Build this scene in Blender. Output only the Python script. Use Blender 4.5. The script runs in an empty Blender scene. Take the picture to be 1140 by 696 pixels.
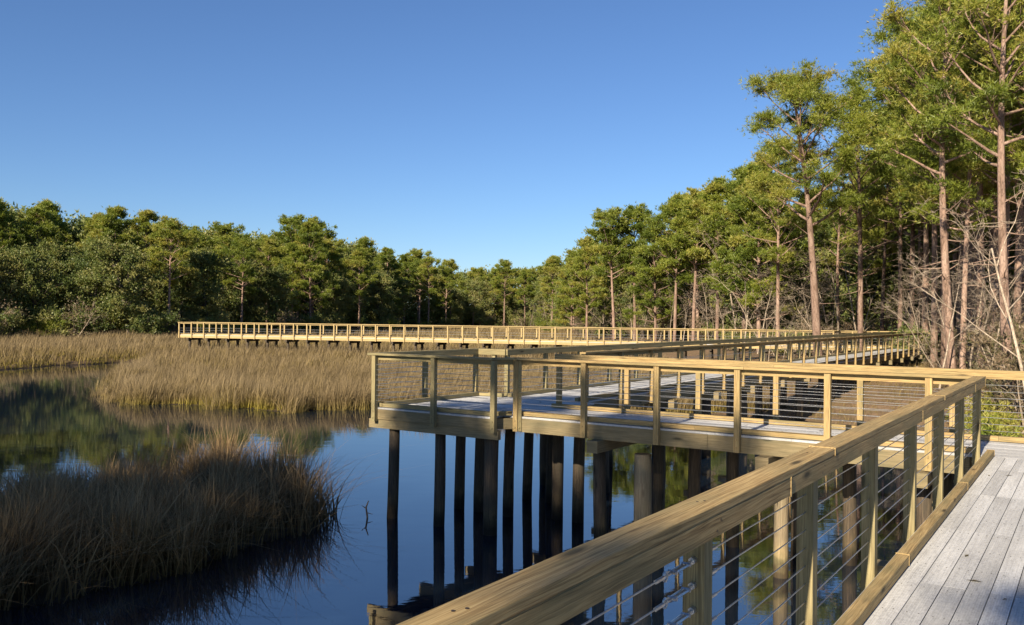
import bpy, math, random
import numpy as np
from mathutils import Vector, Matrix
rng = np.random.default_rng(11); random.seed(5)
R = math.radians
scene = bpy.context.scene
COL = scene.collection
EYE = 1.78; WZ = -2.12            # deck surface is z = 0, water below it
TH = 0.586; CT, ST = math.cos(TH), math.sin(TH)
FPX = 984.0
def W(X, Y, z=0.0):               # walkway axes (X across, Y along the near walkway) -> world
    return Vector((X*CT + Y*ST, -X*ST + Y*CT, z))
def hor(px): return 346.6 + 0.0101*px

# ------------------------------------------------------------------ tags
def tag(o, label=None, cat=None, group=None, kind=None):
    if label: o['label'] = label
    if cat: o['category'] = cat
    if group: o['group'] = group
    if kind: o['kind'] = kind
    return o
def empty(name, loc=(0,0,0)):
    o = bpy.data.objects.new(name, None); COL.objects.link(o); o.location = loc
    o.empty_display_size = .3
    return o

# ------------------------------------------------------------------ materials
def mat(name):
    m = bpy.data.materials.new(name); m.use_nodes = True
    nt = m.node_tree; nt.nodes.clear()
    out = nt.nodes.new('ShaderNodeOutputMaterial')
    return m, nt, out
def N(nt, t, **kw):
    n = nt.nodes.new(t)
    for k, v in kw.items():
        if k in n.inputs: n.inputs[k].default_value = v
        else: setattr(n, k, v)
    return n
def ramp(nt, fac, stops):
    r = nt.nodes.new('ShaderNodeValToRGB')
    el = r.color_ramp.elements
    while len(el) < len(stops): el.new(.5)
    for e, (p, c) in zip(el, stops):
        e.position = p; e.color = (*c, 1) if len(c) == 3 else c
    nt.links.new(fac, r.inputs[0]); return r.outputs[0]
def mixc(nt, fac, a, b, mode='MIX'):
    m = nt.nodes.new('ShaderNodeMix'); m.data_type = 'RGBA'; m.blend_type = mode
    if isinstance(fac, (int, float)): m.inputs[0].default_value = fac
    else: nt.links.new(fac, m.inputs[0])
    for s, v in ((6, a), (7, b)):
        if isinstance(v, tuple): m.inputs[s].default_value = (*v, 1)
        else: nt.links.new(v, m.inputs[s])
    return m.outputs[2]
def mapping(nt, src, scale):
    mp = nt.nodes.new('ShaderNodeMapping'); mp.inputs['Scale'].default_value = scale
    nt.links.new(src, mp.inputs['Vector']); return mp.outputs[0]
def noise(nt, vec, scale, detail=4, rough=.55, dist=0):
    n = N(nt, 'ShaderNodeTexNoise', Scale=scale, Detail=detail, Roughness=rough, Distortion=dist)
    nt.links.new(vec, n.inputs['Vector']); return n.outputs[0]
def bump(nt, h, strength, dist=.01):
    b = N(nt, 'ShaderNodeBump', Strength=strength, Distance=dist)
    nt.links.new(h, b.inputs['Height']); return b.outputs[0]
def principled(nt, out, col, rough=.8, normal=None, metallic=0, spec=.3):
    p = nt.nodes.new('ShaderNodeBsdfPrincipled')
    p.inputs['Metallic'].default_value = metallic
    p.inputs['Specular IOR Level'].default_value = spec
    if isinstance(rough, (int, float)): p.inputs['Roughness'].default_value = rough
    else: nt.links.new(rough, p.inputs['Roughness'])
    if isinstance(col, tuple): p.inputs['Base Color'].default_value = (*col, 1)
    else: nt.links.new(col, p.inputs['Base Color'])
    if normal: nt.links.new(normal, p.inputs['Normal'])
    nt.links.new(p.outputs[0], out.inputs[0]); return p

def wood_mat(name, dark, mid, light, stain, stain_amt=.5):
    m, nt, out = mat(name)
    uv = nt.nodes.new('ShaderNodeUVMap'); uv.uv_map = 'UVMap'
    obi = nt.nodes.new('ShaderNodeObjectInfo')
    off = nt.nodes.new('ShaderNodeVectorMath'); off.operation = 'MULTIPLY_ADD'
    cmb = nt.nodes.new('ShaderNodeCombineXYZ')
    nt.links.new(obi.outputs['Random'], cmb.inputs[0]); nt.links.new(obi.outputs['Random'], cmb.inputs[1])
    nt.links.new(cmb.outputs[0], off.inputs[0]); off.inputs[1].default_value = (37, 53, 0)
    nt.links.new(uv.outputs[0], off.inputs[2])
    v = off.outputs[0]
    warp = noise(nt, mapping(nt, v, (1.2, 9, 1)), 1, 3)
    gv = nt.nodes.new('ShaderNodeVectorMath'); gv.operation = 'MULTIPLY_ADD'
    cm2 = nt.nodes.new('ShaderNodeCombineXYZ'); nt.links.new(warp, cm2.inputs[1])
    nt.links.new(cm2.outputs[0], gv.inputs[0]); gv.inputs[1].default_value = (0, .06, 0); nt.links.new(v, gv.inputs[2])
    g1 = noise(nt, mapping(nt, gv.outputs[0], (1.6, 90, 1)), 1, 5, .65)
    g2 = noise(nt, mapping(nt, gv.outputs[0], (5, 300, 1)), 1, 3, .6)
    grain = mixc(nt, .35, g1, g2)
    col = ramp(nt, grain, [(.34, dark), (.47, mid), (.58, light)])
    # knots
    vo = N(nt, 'ShaderNodeTexVoronoi', Scale=1.0, Randomness=1.0)
    nt.links.new(mapping(nt, v, (1.5, 6, 1)), vo.inputs['Vector'])
    kn = ramp(nt, vo.outputs['Distance'], [(.06, (1,1,1)), (.10, (.55,.55,.55)), (.17, (0,0,0))])
    col = mixc(nt, kn, col, tuple(c*.45 for c in dark))
    # weather stains: greenish grey patches, greyer boards
    st = noise(nt, mapping(nt, v, (.9, 4, 1)), 1, 5, .7)
    sf = ramp(nt, st, [(.42, (0,0,0)), (.68, (stain_amt,)*3)])
    col = mixc(nt, sf, col, stain)
    hs = N(nt, 'ShaderNodeHueSaturation')
    mr = N(nt, 'ShaderNodeMapRange'); mr.inputs[3].default_value = .8; mr.inputs[4].default_value = 1.15
    big = noise(nt, mapping(nt, v, (.13, .13, 1)), 1, 1)
    nt.links.new(big, mr.inputs[0]); nt.links.new(mr.outputs[0], hs.inputs['Value']); nt.links.new(col, hs.inputs['Color'])
    crack = ramp(nt, g1, [(.27, (0,0,0)), (.34, (1,1,1))])
    col = mixc(nt, crack, tuple(c*.4 for c in dark), hs.outputs[0])
    if 'piling' in name:       # wet foot and a pale tide band just above the water
        gp = nt.nodes.new('ShaderNodeNewGeometry'); sz = nt.nodes.new('ShaderNodeSeparateXYZ'); nt.links.new(gp.outputs['Position'], sz.inputs[0])
        wn_ = noise(nt, gp.outputs['Position'], 7, 3)
        ad = N(nt, 'ShaderNodeMath', operation='MULTIPLY_ADD'); ad.inputs[1].default_value = .35; nt.links.new(wn_, ad.inputs[0]); nt.links.new(sz.outputs[2], ad.inputs[2])
        mr2 = N(nt, 'ShaderNodeMapRange'); mr2.inputs[1].default_value = WZ; mr2.inputs[2].default_value = WZ+1.1; nt.links.new(ad.outputs[0], mr2.inputs[0])
        tide = ramp(nt, mr2.outputs[0], [(.25, (.25,.23,.2)), (.38, (.6,.62,.5)), (.5, (1.25,1.2,1.0)), (.7, (1,1,1))])
        col = mixc(nt, 1.0, col, tide, 'MULTIPLY')
    principled(nt, out, col, .78, bump(nt, grain, .55, .006), spec=.25)
    return m
M = {}
M['wood'] = wood_mat('treated_pine', (.11,.068,.028), (.30,.20,.083), (.46,.33,.15), (.14,.13,.065), .7)
M['wood_shade'] = wood_mat('shaded_treated_pine', (.11,.085,.04), (.22,.175,.085), (.33,.27,.135), (.12,.125,.07), .6)  # duller greenish copy of treated_pine: shade put into the colour of shaded rails
M['wood_far'] = wood_mat('new_treated_pine', (.22,.15,.068), (.37,.265,.118), (.47,.355,.17), (.27,.22,.11), .5)
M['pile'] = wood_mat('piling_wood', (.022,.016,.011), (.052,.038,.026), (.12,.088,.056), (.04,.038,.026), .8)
M['pile_lit'] = wood_mat('lit_piling', (.12,.085,.05), (.22,.165,.10), (.33,.26,.165), (.13,.13,.07), .6)  # lighter copy of the piling wood: sunlight painted into the brown
M['beam'] = wood_mat('beam_wood', (.10,.075,.04), (.19,.145,.075), (.27,.21,.115), (.10,.10,.06), .6)

def deck_mat():
    m, nt, out = mat('weathered_deck_boards')
    uv = nt.nodes.new('ShaderNodeUVMap'); uv.uv_map = 'UVMap'; v = uv.outputs[0]
    a = noise(nt, mapping(nt, v, (1.5, 60, 1)), 1, 5, .7)
    b = noise(nt, mapping(nt, v, (.6, 2.2, 1)), 1, 5, .65)
    c = noise(nt, mapping(nt, v, (26, 34, 1)), 1, 4, .8)
    col = ramp(nt, mixc(nt, .55, a, c), [(.33, (.28,.275,.27)), (.5, (.52,.515,.50)), (.66, (.68,.67,.64))])
    col = mixc(nt, ramp(nt, b, [(.4, (0,0,0)), (.7, (.5,.5,.5))]), col, (.26,.25,.235))
    # board to board tone
    wn = N(nt, 'ShaderNodeTexWhiteNoise', noise_dimensions='1D')
    sx = nt.nodes.new('ShaderNodeSeparateXYZ'); nt.links.new(v, sx.inputs[0])
    fl = N(nt, 'ShaderNodeMath', operation='FLOOR'); nt.links.new(sx.outputs[1], fl.inputs[0]); nt.links.new(fl.outputs[0], wn.inputs['W'])
    mr = N(nt, 'ShaderNodeMapRange'); mr.inputs[3].default_value = .78; mr.inputs[4].default_value = 1.15
    nt.links.new(wn.outputs[0], mr.inputs[0])
    hs = N(nt, 'ShaderNodeHueSaturation'); nt.links.new(mr.outputs[0], hs.inputs['Value']); nt.links.new(col, hs.inputs['Color'])
    # grooves cut along each board
    gm = N(nt, 'ShaderNodeMath', operation='SINE'); mu = N(nt, 'ShaderNodeMath', operation='MULTIPLY'); mu.inputs[1].default_value = 2*math.pi*70
    nt.links.new(sx.outputs[1], mu.inputs[0]); nt.links.new(mu.outputs[0], gm.inputs[0])
    h = mixc(nt, .4, gm.outputs[0], a)
    principled(nt, out, hs.outputs[0], .72, bump(nt, h, .35, .003), spec=.35)
    return m
M['deck'] = deck_mat()
def metal_mat():
    m, nt, out = mat('galvanised_steel')
    tc = nt.nodes.new('ShaderNodeTexCoord')
    n = noise(nt, tc.outputs['Object'], 60, 3)
    principled(nt, out, ramp(nt, n, [(.3, (.42,.42,.41)), (.7, (.68,.68,.67))]), .35, metallic=.85, spec=.5)
    return m
M['metal'] = metal_mat()

def bark_mat(name, a, b, c, sc=1.0):
    m, nt, out = mat(name)
    tc = nt.nodes.new('ShaderNodeTexCoord'); v = tc.outputs['Object']
    vo = N(nt, 'ShaderNodeTexVoronoi', Scale=1.0, feature='DISTANCE_TO_EDGE')
    nt.links.new(mapping(nt, v, (17*sc, 17*sc, 3.2*sc)), vo.inputs['Vector'])
    n = noise(nt, mapping(nt, v, (5*sc, 5*sc, 1.2*sc)), 1, 6, .7)
    col = ramp(nt, n, [(.32, a), (.5, b), (.68, c)])
    e = ramp(nt, vo.outputs['Distance'], [(.0, (.55,.55,.55)), (.10, (1,1,1))])
    col = mixc(nt, 1.0, col, e, 'MULTIPLY')
    oi = nt.nodes.new('ShaderNodeObjectInfo')
    mr = N(nt, 'ShaderNodeMapRange'); mr.inputs[3].default_value = .65; mr.inputs[4].default_value = 1.25
    nt.links.new(oi.outputs['Random'], mr.inputs[0])
    hs = N(nt, 'ShaderNodeHueSaturation'); nt.links.new(mr.outputs[0], hs.inputs['Value']); nt.links.new(col, hs.inputs['Color'])
    principled(nt, out, hs.outputs[0], .9, bump(nt, e, .5, .03), spec=.15)
    return m
M['bark'] = bark_mat('pine_bark', (.13,.085,.06), (.27,.18,.135), (.40,.29,.225))
M['bark_pale'] = bark_mat('pale_bark', (.18,.14,.10), (.32,.255,.19), (.47,.39,.30), 1.4)
M['bark_dark'] = bark_mat('dark_bark', (.05,.04,.03), (.12,.095,.075), (.22,.18,.14))

def leaf_mat(name, c0, c1, c2, trans=.35):
    m, nt, out = mat(name)
    at = nt.nodes.new('ShaderNodeAttribute'); at.attribute_name = 'tone'
    oi = nt.nodes.new('ShaderNodeObjectInfo')
    ad = N(nt, 'ShaderNodeMath', operation='MULTIPLY_ADD'); ad.inputs[1].default_value = .45
    nt.links.new(oi.outputs['Random'], ad.inputs[0]); nt.links.new(at.outputs['Fac'], ad.inputs[2])
    col = ramp(nt, ad.outputs[0], [(.15, c0), (.65, c1), (1.2 if False else 1.0, c2)])
    d = N(nt, 'ShaderNodeBsdfDiffuse'); t = nt.nodes.new('ShaderNodeBsdfTranslucent')
    g = nt.nodes.new('ShaderNodeBsdfGlossy'); g.inputs['Roughness'].default_value = .5; g.inputs['Color'].default_value = (1,1,1,1)
    nt.links.new(col, d.inputs['Color'])
    tcx = mixc(nt, .5, col, (.20,.24,.03)); nt.links.new(tcx, t.inputs['Color'])
    mx = nt.nodes.new('ShaderNodeMixShader'); mx.inputs[0].default_value = trans
    nt.links.new(d.outputs[0], mx.inputs[1]); nt.links.new(t.outputs[0], mx.inputs[2])
    m2 = nt.nodes.new('ShaderNodeMixShader'); m2.inputs[0].default_value = .025
    nt.links.new(mx.outputs[0], m2.inputs[1]); nt.links.new(g.outputs[0], m2.inputs[2])
    nt.links.new(m2.outputs[0], out.inputs[0])
    return m
M['needles'] = leaf_mat('pine_needles', (.13,.18,.022), (.27,.31,.04), (.40,.36,.07), .48)
M['leaves'] = leaf_mat('evergreen_leaves', (.08,.12,.032), (.19,.225,.06), (.32,.30,.10), .42)
M['dry_leaves'] = leaf_mat('dry_brush_leaves', (.09,.085,.04), (.17,.13,.075), (.24,.17,.11), .2)
M['grass'] = None
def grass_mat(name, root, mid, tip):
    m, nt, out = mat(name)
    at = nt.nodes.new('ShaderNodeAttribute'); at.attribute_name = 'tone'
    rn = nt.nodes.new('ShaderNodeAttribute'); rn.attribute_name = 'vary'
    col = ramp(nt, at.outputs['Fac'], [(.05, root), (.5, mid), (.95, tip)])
    gm = nt.nodes.new('ShaderNodeNewGeometry')
    big = noise(nt, gm.outputs['Position'], .22, 4, .6)
    col = mixc(nt, ramp(nt, big, [(.4, (0,0,0)), (.62, (.55,.55,.55))]), col, (.17,.125,.07))
    mr = N(nt, 'ShaderNodeMapRange'); mr.inputs[3].default_value = .6; mr.inputs[4].default_value = 1.4
    nt.links.new(rn.outputs['Fac'], mr.inputs[0])
    hs = N(nt, 'ShaderNodeHueSaturation'); nt.links.new(mr.outputs[0], hs.inputs['Value']); nt.links.new(col, hs.inputs['Color'])
    d = nt.nodes.new('ShaderNodeBsdfDiffuse'); t = nt.nodes.new('ShaderNodeBsdfTranslucent')
    nt.links.new(hs.outputs[0], d.inputs['Color']); nt.links.new(hs.outputs[0], t.inputs['Color'])
    mx = nt.nodes.new('ShaderNodeMixShader'); mx.inputs[0].default_value = .3
    nt.links.new(d.outputs[0], mx.inputs[1]); nt.links.new(t.outputs[0], mx.inputs[2])
    nt.links.new(mx.outputs[0], out.inputs[0])
    return m
M['grass'] = grass_mat('marsh_grass_blades', (.24,.20,.035), (.215,.16,.068), (.29,.225,.135))
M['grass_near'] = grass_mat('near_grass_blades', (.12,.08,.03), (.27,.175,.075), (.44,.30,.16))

def ground_mat():
    m, nt, out = mat('marsh_and_forest_floor')
    gm = nt.nodes.new('ShaderNodeNewGeometry'); v = gm.outputs['Position']
    n1 = noise(nt, v, .5, 6, .65); n2 = noise(nt, v, 6, 5, .7); n3 = noise(nt, v, 40, 3, .7)
    a = ramp(nt, mixc(nt, .5, n2, n3), [(.32, (.07,.045,.028)), (.5, (.19,.125,.075)), (.68, (.33,.24,.15))])
    col = mixc(nt, ramp(nt, n1, [(.45, (0,0,0)), (.65, (.6,.6,.6))]), a, (.10,.085,.035))
    sx = nt.nodes.new('ShaderNodeSeparateXYZ'); nt.links.new(v, sx.inputs[0])
    mr = N(nt, 'ShaderNodeMapRange'); mr.inputs[1].default_value = WZ; mr.inputs[2].default_value = WZ+.16
    nt.links.new(sx.outputs[2], mr.inputs[0])
    col = mixc(nt, mr.outputs[0], (.035,.026,.018), col)      # wet mud at the waterline
    principled(nt, out, col, .92, bump(nt, n2, .6, .08), spec=.15)
    return m
def water_mat():
    m, nt, out = mat('still_dark_water')
    gm = nt.nodes.new('ShaderNodeNewGeometry'); v = gm.outputs['Position']
    n1 = noise(nt, mapping(nt, v, (.8, 2.2, 1)), 1, 3, .5)
    n2 = noise(nt, mapping(nt, v, (5, 9, 1)), 1, 3, .5)
    b = bump(nt, mixc(nt, .22, n1, n2), .05, .04)
    p = principled(nt, out, (.006,.012,.022), .02, b, spec=.5)
    p.inputs['IOR'].default_value = 3.4
    return m
m_, nt_, out_ = mat('rusty_screw'); principled(nt_, out_, (.05,.035,.025), .6, metallic=.3); M['rust'] = m_
M['ground'] = ground_mat(); M['water'] = water_mat()

# ------------------------------------------------------------------ mesh helpers
def npmesh(name, V, F, mt, parent=None, attrs=None, smooth=False, uv=None):
    me = bpy.data.meshes.new(name)
    V = np.asarray(V, np.float32); F = np.asarray(F, np.int32)
    k = F.shape[1]
    me.vertices.add(len(V)); me.vertices.foreach_set('co', V.ravel())
    me.loops.add(F.size); me.loops.foreach_set('vertex_index', F.ravel())
    me.polygons.add(len(F)); me.polygons.foreach_set('loop_start', np.arange(0, F.size, k, dtype=np.int32))
    me.update(calc_edges=True)
    if smooth: me.polygons.foreach_set('use_smooth', np.ones(len(F), bool))
    for n, a in (attrs or {}).items():
        at = me.attributes.new(n, 'FLOAT', 'POINT'); at.data.foreach_set('value', np.asarray(a, np.float32))
    me.materials.append(mt); me.validate()
    return me
def link(name, me, parent=None, loc=None):
    o = bpy.data.objects.new(name, me); COL.objects.link(o)
    if parent: o.parent = parent
    if loc is not None: o.location = loc
    return o
class MB:
    """boxes, tubes and blocks collected as one mesh, with a UV laid along each board in metres"""
    def __init__(s): s.v=[]; s.f=[]; s.uv=[]
    def quad(s, idx, uvs): s.f.append(idx); s.uv.extend(uvs)
    def board(s, P, Q, wvec, h, up=Vector((0,0,1)), wob=0.0, segs=1, skew=0):
        """board from P to Q (centre line of its bottom), wvec = full width vector, h = height along up"""
        P = Vector(P); Q = Vector(Q); wv = Vector(wvec); L = (Q-P).length
        ou, ov = random.uniform(0, 60), random.uniform(0, 60); w = wv.length
        rings = []
        for i in range(segs+1):
            t = i/segs; c = P.lerp(Q, t)
            j = Vector((random.uniform(-wob, wob), random.uniform(-wob, wob), random.uniform(-wob, wob))) if 0 < i < segs else Vector()
            b = len(s.v)
            for a, z in ((-.5,0),(.5,0),(.5,1),(-.5,1)): s.v.append(tuple(c + wv*a + up*(h*z) + j))
            rings.append(b)
        cum = [0, w, w+h, 2*w+h, 2*w+2*h]
        for i in range(segs):
            a, b = rings[i], rings[i+1]; u0, u1 = L*i/segs, L*(i+1)/segs
            for k in range(4):
                k2 = (k+1) % 4
                s.quad((a+k, b+k, b+k2, a+k2), [(ou+u0, ov+cum[k]), (ou+u1, ov+cum[k]), (ou+u1, ov+cum[k+1]), (ou+u0, ov+cum[k+1])])
        for r, rev in ((rings[0], False), (rings[-1], True)):
            idx = (r, r+3, r+2, r+1) if rev is False else (r, r+1, r+2, r+3)
            c4 = [(ou, ov), (ou+.02, ov+h), (ou+.02+w, ov+h), (ou+w*.3, ov)]
            s.quad(idx, c4)
    def tube(s, pts, rad, n=8, cap=True):
        pts = [Vector(p) for p in pts]
        if isinstance(rad, (int, float)): rad = [rad]*len(pts)
        ou = random.uniform(0, 60); rings = []; acc = 0
        for i, p in enumerate(pts):
            d = (pts[min(i+1, len(pts)-1)] - pts[max(i-1, 0)]).normalized()
            a = d.orthogonal().normalized() if i == 0 else (a - d*a.dot(d)).normalized()
            b = d.cross(a); r0 = len(s.v)
            if i: acc += (p-pts[i-1]).length
            for k in range(n):
                t = 2*math.pi*k/n; s.v.append(tuple(p + (a*math.cos(t) + b*math.sin(t))*rad[i]))
            rings.append((r0, acc, rad[i]))
        for i in range(len(pts)-1):
            (a0, u0, ra), (b0, u1, rb) = rings[i], rings[i+1]; c = 2*math.pi*max(ra, rb)/n
            for k in range(n):
                k2 = (k+1) % n
                s.quad((a0+k, a0+k2, b0+k2, b0+k), [(ou+u0, k*c), (ou+u0, (k+1)*c), (ou+u1, (k+1)*c), (ou+u1, k*c)])
        if cap:
            for (r, u, ra), rev in ((rings[0], True), (rings[-1], False)):
                idx = list(range(r, r+n)); idx = idx[::-1] if rev else idx
                s.quad(tuple(idx), [(ou+ra*math.cos(k), ra*math.sin(k)) for k in range(n)])
    def mesh(s, name, mt, smooth=False):
        me = bpy.data.meshes.new(name); me.from_pydata(s.v, [], s.f)
        l = me.uv_layers.new(name='UVMap'); l.data.foreach_set('uv', np.array(s.uv, np.float32).ravel())
        if smooth:
            for p in me.polygons: p.use_smooth = len(p.vertices) == 4
        me.materials.append(mt); me.update(); return me
    def build(s, name, mt, parent=None, smooth=False): return link(name, s.mesh(name, mt, smooth), parent)

# ------------------------------------------------------------------ terrain
def sdf(poly, x, y):
    """signed distance to polygon, negative inside"""
    P = np.array(poly, float); n = len(P)
    d = np.full(x.shape, 1e18); ins = np.zeros(x.shape, bool)
    for i in range(n):
        a = P[i]; b = P[(i+1) % n]; e = b-a
        wx, wy = x-a[0], y-a[1]
        t = np.clip((wx*e[0]+wy*e[1])/(e@e), 0, 1)
        d = np.minimum(d, (wx-e[0]*t)**2+(wy-e[1]*t)**2)
        c = ((a[1] <= y) & (b[1] > y)) | ((b[1] <= y) & (a[1] > y))
        xi = a[0]+(y-a[1])/(e[1] if abs(e[1]) > 1e-9 else 1e-9)*e[0]
        ins ^= c & (x < xi)
    d = np.sqrt(d); return np.where(ins, -d, d)
WATER = [(3,-14),(9,-2),(12,6),(14,12),(15,18),(14,24),(12,30),(8.5,34.5),(4,37),(-1,36.2),(-6.3,36.4),(-9,35.6),(-13,37.2),(-16.2,37.6),
         (-18.0,40),(-20.9,46.5),(-23,54),(-25.6,60),(-27.6,66),(-28.6,70.5),(-30.2,69),(-31.2,66.5),(-33,64.5),(-33.7,59),(-37,52),
         (-38,42),(-33,30),(-24,17),(-19,6),(-11.5,-4),(-7,-14)]
CLUMP = [(-3.6,15.3),(-3.4,16.7),(-4.5,18.3),(-6.5,19.3),(-8.6,18.2),(-10.2,16.8),(-14,15.5),(-15,11),(-9,9.4),(-6.7,10.7),(-5.8,12.3),(-4.8,14.0)]
def wob(x, y, s, k=0): # cheap smooth noise
    return (np.sin(x*s*1.7+k)+np.sin(y*s*1.3+1.7*k+.5)+np.sin((x+y)*s*.9+2.3*k)+np.sin((x-1.6*y)*s*2.1+k*.7)*.6)/3.6
def shore(x, y):
    """>0 on land (metres from the water), <0 in water"""
    d = sdf(WATER, x, y); c = -sdf(CLUMP, x, y)
    return np.maximum(d, c) + .45*wob(x, y, 1.1) + .18*wob(x, y, 4.3, 2)
EDGE_PX = [-400,-60,0,100,200,300,400,470,530,590,630,660,700,760,800,850,910,960,1000,1030,1045,1060,1110,1140,1300,1700]
EDGE_D  = [  70, 90,95,100,108,128,155,185,215,205,160,128,106, 90, 80, 72, 66, 64, 62, 58, 46, 41,  34,  31,  22,  16]
def edge_at(px): return np.interp(px, EDGE_PX, EDGE_D)
def to_px(x, y): return 570 + FPX*x/np.maximum(y, 1e-3)
def terrain(x, y):
    s = shore(x, y)
    z = np.where(s < 0, WZ + np.maximum(s*.35, -1.3), WZ + np.minimum(s*.14, .13))
    d = np.hypot(x, y)
    px = to_px(x, y)
    fe = np.where(y > 1, edge_at(px), 25.)
    f = np.clip((y - fe + 8)/14, 0, 1)
    right = np.clip((x - 9)/9, 0, 1) * np.clip((s+.0)/5, 0, 1)
    left = np.clip((-x-20)/14, 0, 1) * np.clip(s/6, 0, 1) * (y < 34)
    rise = np.where(s > 0, np.maximum(np.maximum(f*.75, right*1.05), left*.8), 0)
    z = z + np.where((y > 40) & (x < 12) & (s > 0), np.clip((y-46)*.02, 0, .42)*np.clip(s/4, 0, 1), 0) + rise + np.where(s > .3, .05*wob(x, y, 2.3, 4), 0)
    return z
def tz(x, y): return float(terrain(np.array([float(x)]), np.array([float(y)]))[0])

rr = np.concatenate([np.linspace(.6, 90, 330), np.geomspace(91, 3500, 90)])
aa = np.linspace(0, 2*np.pi, 721)[:-1]
# finer spacing of directions towards the view
RR, AA = np.meshgrid(rr, aa, indexing='ij')
GX, GY = RR*np.sin(AA), RR*np.cos(AA)
GZ = terrain(GX.ravel(), GY.ravel())
V = np.stack([GX.ravel(), GY.ravel(), GZ], 1); V = np.vstack([V, [0, 0, -3.]])
nr, na = RR.shape
i, j = np.meshgrid(np.arange(nr-1), np.arange(na), indexing='ij'); j2 = (j+1) % na
F = np.stack([i*na+j, (i+1)*na+j, (i+1)*na+j2, i*na+j2], -1).reshape(-1, 4)[:, ::-1]
tag(link('ground', npmesh('ground', V, F, M['ground'], smooth=True)), kind='structure')
S = 3400
tag(link('water', npmesh('water', [(-60,-40,WZ),(40,-40,WZ),(40,90,WZ),(-60,90,WZ)], [(0,1,2,3)], M['water'])), kind='structure')

# ------------------------------------------------------------------ grass
def blades(name, x, y, h, w, mt, lean=.35, segs=2, windx=.15, label=None, zoff=-.05):
    n = len(x); z = terrain(x, y) + zoff
    a = rng.uniform(0, 2*np.pi, n)+0; L = np.abs(rng.normal(0, lean, n))
    bent = rng.random(n) < .06; L = np.where(bent, L+rng.uniform(.8, 2.2, n), L)
    ca = 2*np.pi*cell(x, y, .9, 7); a = np.where(rng.random(n) < .45, ca+rng.normal(0, .7, n), a)
    dx, dy = np.cos(a)*L + windx, np.sin(a)*L
    fa = rng.uniform(0, np.pi, n); wx, wy = np.cos(fa)*w*.5, np.sin(fa)*w*.5
    Vs, tone, vary = [], [], []
    rv = rng.uniform(0, 1, n)
    for k in range(segs+1):
        t = k/segs; bend = t**1.7
        cx, cy, cz = x+dx*h*bend, y+dy*h*bend, z+h*t*(1-.25*bend*np.minimum(L, 1.5))
        ww = (1-t**1.5)+.06
        Vs.append(np.stack([cx-wx*ww, cy-wy*ww, cz], 1)); Vs.append(np.stack([cx+wx*ww, cy+wy*ww, cz], 1))
        tone += [np.full(n, t)]*2; vary += [rv]*2
    V = np.stack(Vs, 1).reshape(-1, 3); m = 2*(segs+1)
    base = np.arange(n)[:, None]*m
    F = np.concatenate([np.stack([base[:, 0]+2*k, base[:, 0]+2*k+1, base[:, 0]+2*k+3, base[:, 0]+2*k+2], 1) for k in range(segs)])
    T = np.stack(tone, 1).ravel(); Rv = np.stack(vary, 1).ravel()
    o = link(name, npmesh(name, V, F, mt, attrs={'tone': T, 'vary': Rv}))
    return tag(o, label, 'grass', kind='stuff')
def sample(n, px0, px1, d0, d1, cond):
    y = np.sqrt(rng.uniform(d0**2, d1**2, n)); px = rng.uniform(px0, px1, n); x = (px-570)/FPX*y
    s = shore(x, y); k = cond(x, y, s, px); return x[k], y[k], s[k]
def cell(x, y, s, k=0):
    return (np.sin(np.floor(x/s+.35*np.sin(y*1.7/s))*127.1+np.floor(y/s+.35*np.sin(x*1.3/s))*311.7+k)*43758.5453) % 1.0
def hfield(x, y): return (.62+.5*cell(x, y, .55)+.28*cell(x, y, 1.7, 3))*hf0(x, y)
def hf0(x, y): return 1+.22*wob(x, y, .5, 1)+.14*wob(x, y, 1.9, 3)
marsh = lambda x, y, s, px: (s > .02) & (y < edge_at(px)+3) & (sdf(CLUMP, x, y) > 1) & (x < 10.5)
isl = lambda x, y, s, px: marsh(x, y, s, px) & ((px > 128) | (y < 55)) & (x > -29+.0*y)
A_ = sample(90000, 100, 900, 35.5, 52, isl)
B_ = sample(75000, 100, 900, 52, 78, isl)
E_ = sample(220000, 100, 860, 35.5, 60, lambda x, y, s, px: isl(x, y, s, px) & (s < 1.1) & (cell(x, y, .8, 5) > .25))
S_ = sample(260000, 100, 860, 34.5, 60, lambda x, y, s, px: (s > -.9) & (s < .1) & (cell(x, y, .7, 9) > .66+.3*np.clip(-s, 0, 1)) & (sdf(CLUMP, x, y) > 2) & ((px > 120) | (y < 55)) & (x > -29) & (x < 9))
x = np.concatenate([A_[0], B_[0], E_[0], S_[0]]); y = np.concatenate([A_[1], B_[1], E_[1], S_[1]])
h = .85*hfield(x, y)*rng.uniform(.65, 1.2, len(x)); w = np.where(y < 52, .022, .035)*rng.uniform(.7, 1.3, len(x))
blades('marsh_grass', x, y, h, w, M['grass'], label='tan and olive marsh grass on the flat island in front of the long boardwalk')
C_ = sample(60000, -120, 240, 56, 110, lambda x, y, s, px: marsh(x, y, s, px) & ~isl(x, y, s, px))
D_ = sample(80000, 90, 900, 78, 215, marsh)
x = np.concatenate([C_[0], D_[0]]); y = np.concatenate([C_[1], D_[1]])
h = .9*hfield(x, y)*rng.uniform(.65, 1.2, len(x)); w = .00065*y*rng.uniform(.7, 1.3, len(x))
blades('marsh_grass', x, y, h, w, M['grass'], label='pale marsh grass across the creek, running back to the woods')
n = 30000
x = rng.uniform(-16, -2.3, n); y = rng.uniform(8, 20, n); s = shore(x, y); k = (s > -.12) & (sdf(CLUMP, x, y) < .8)
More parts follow.
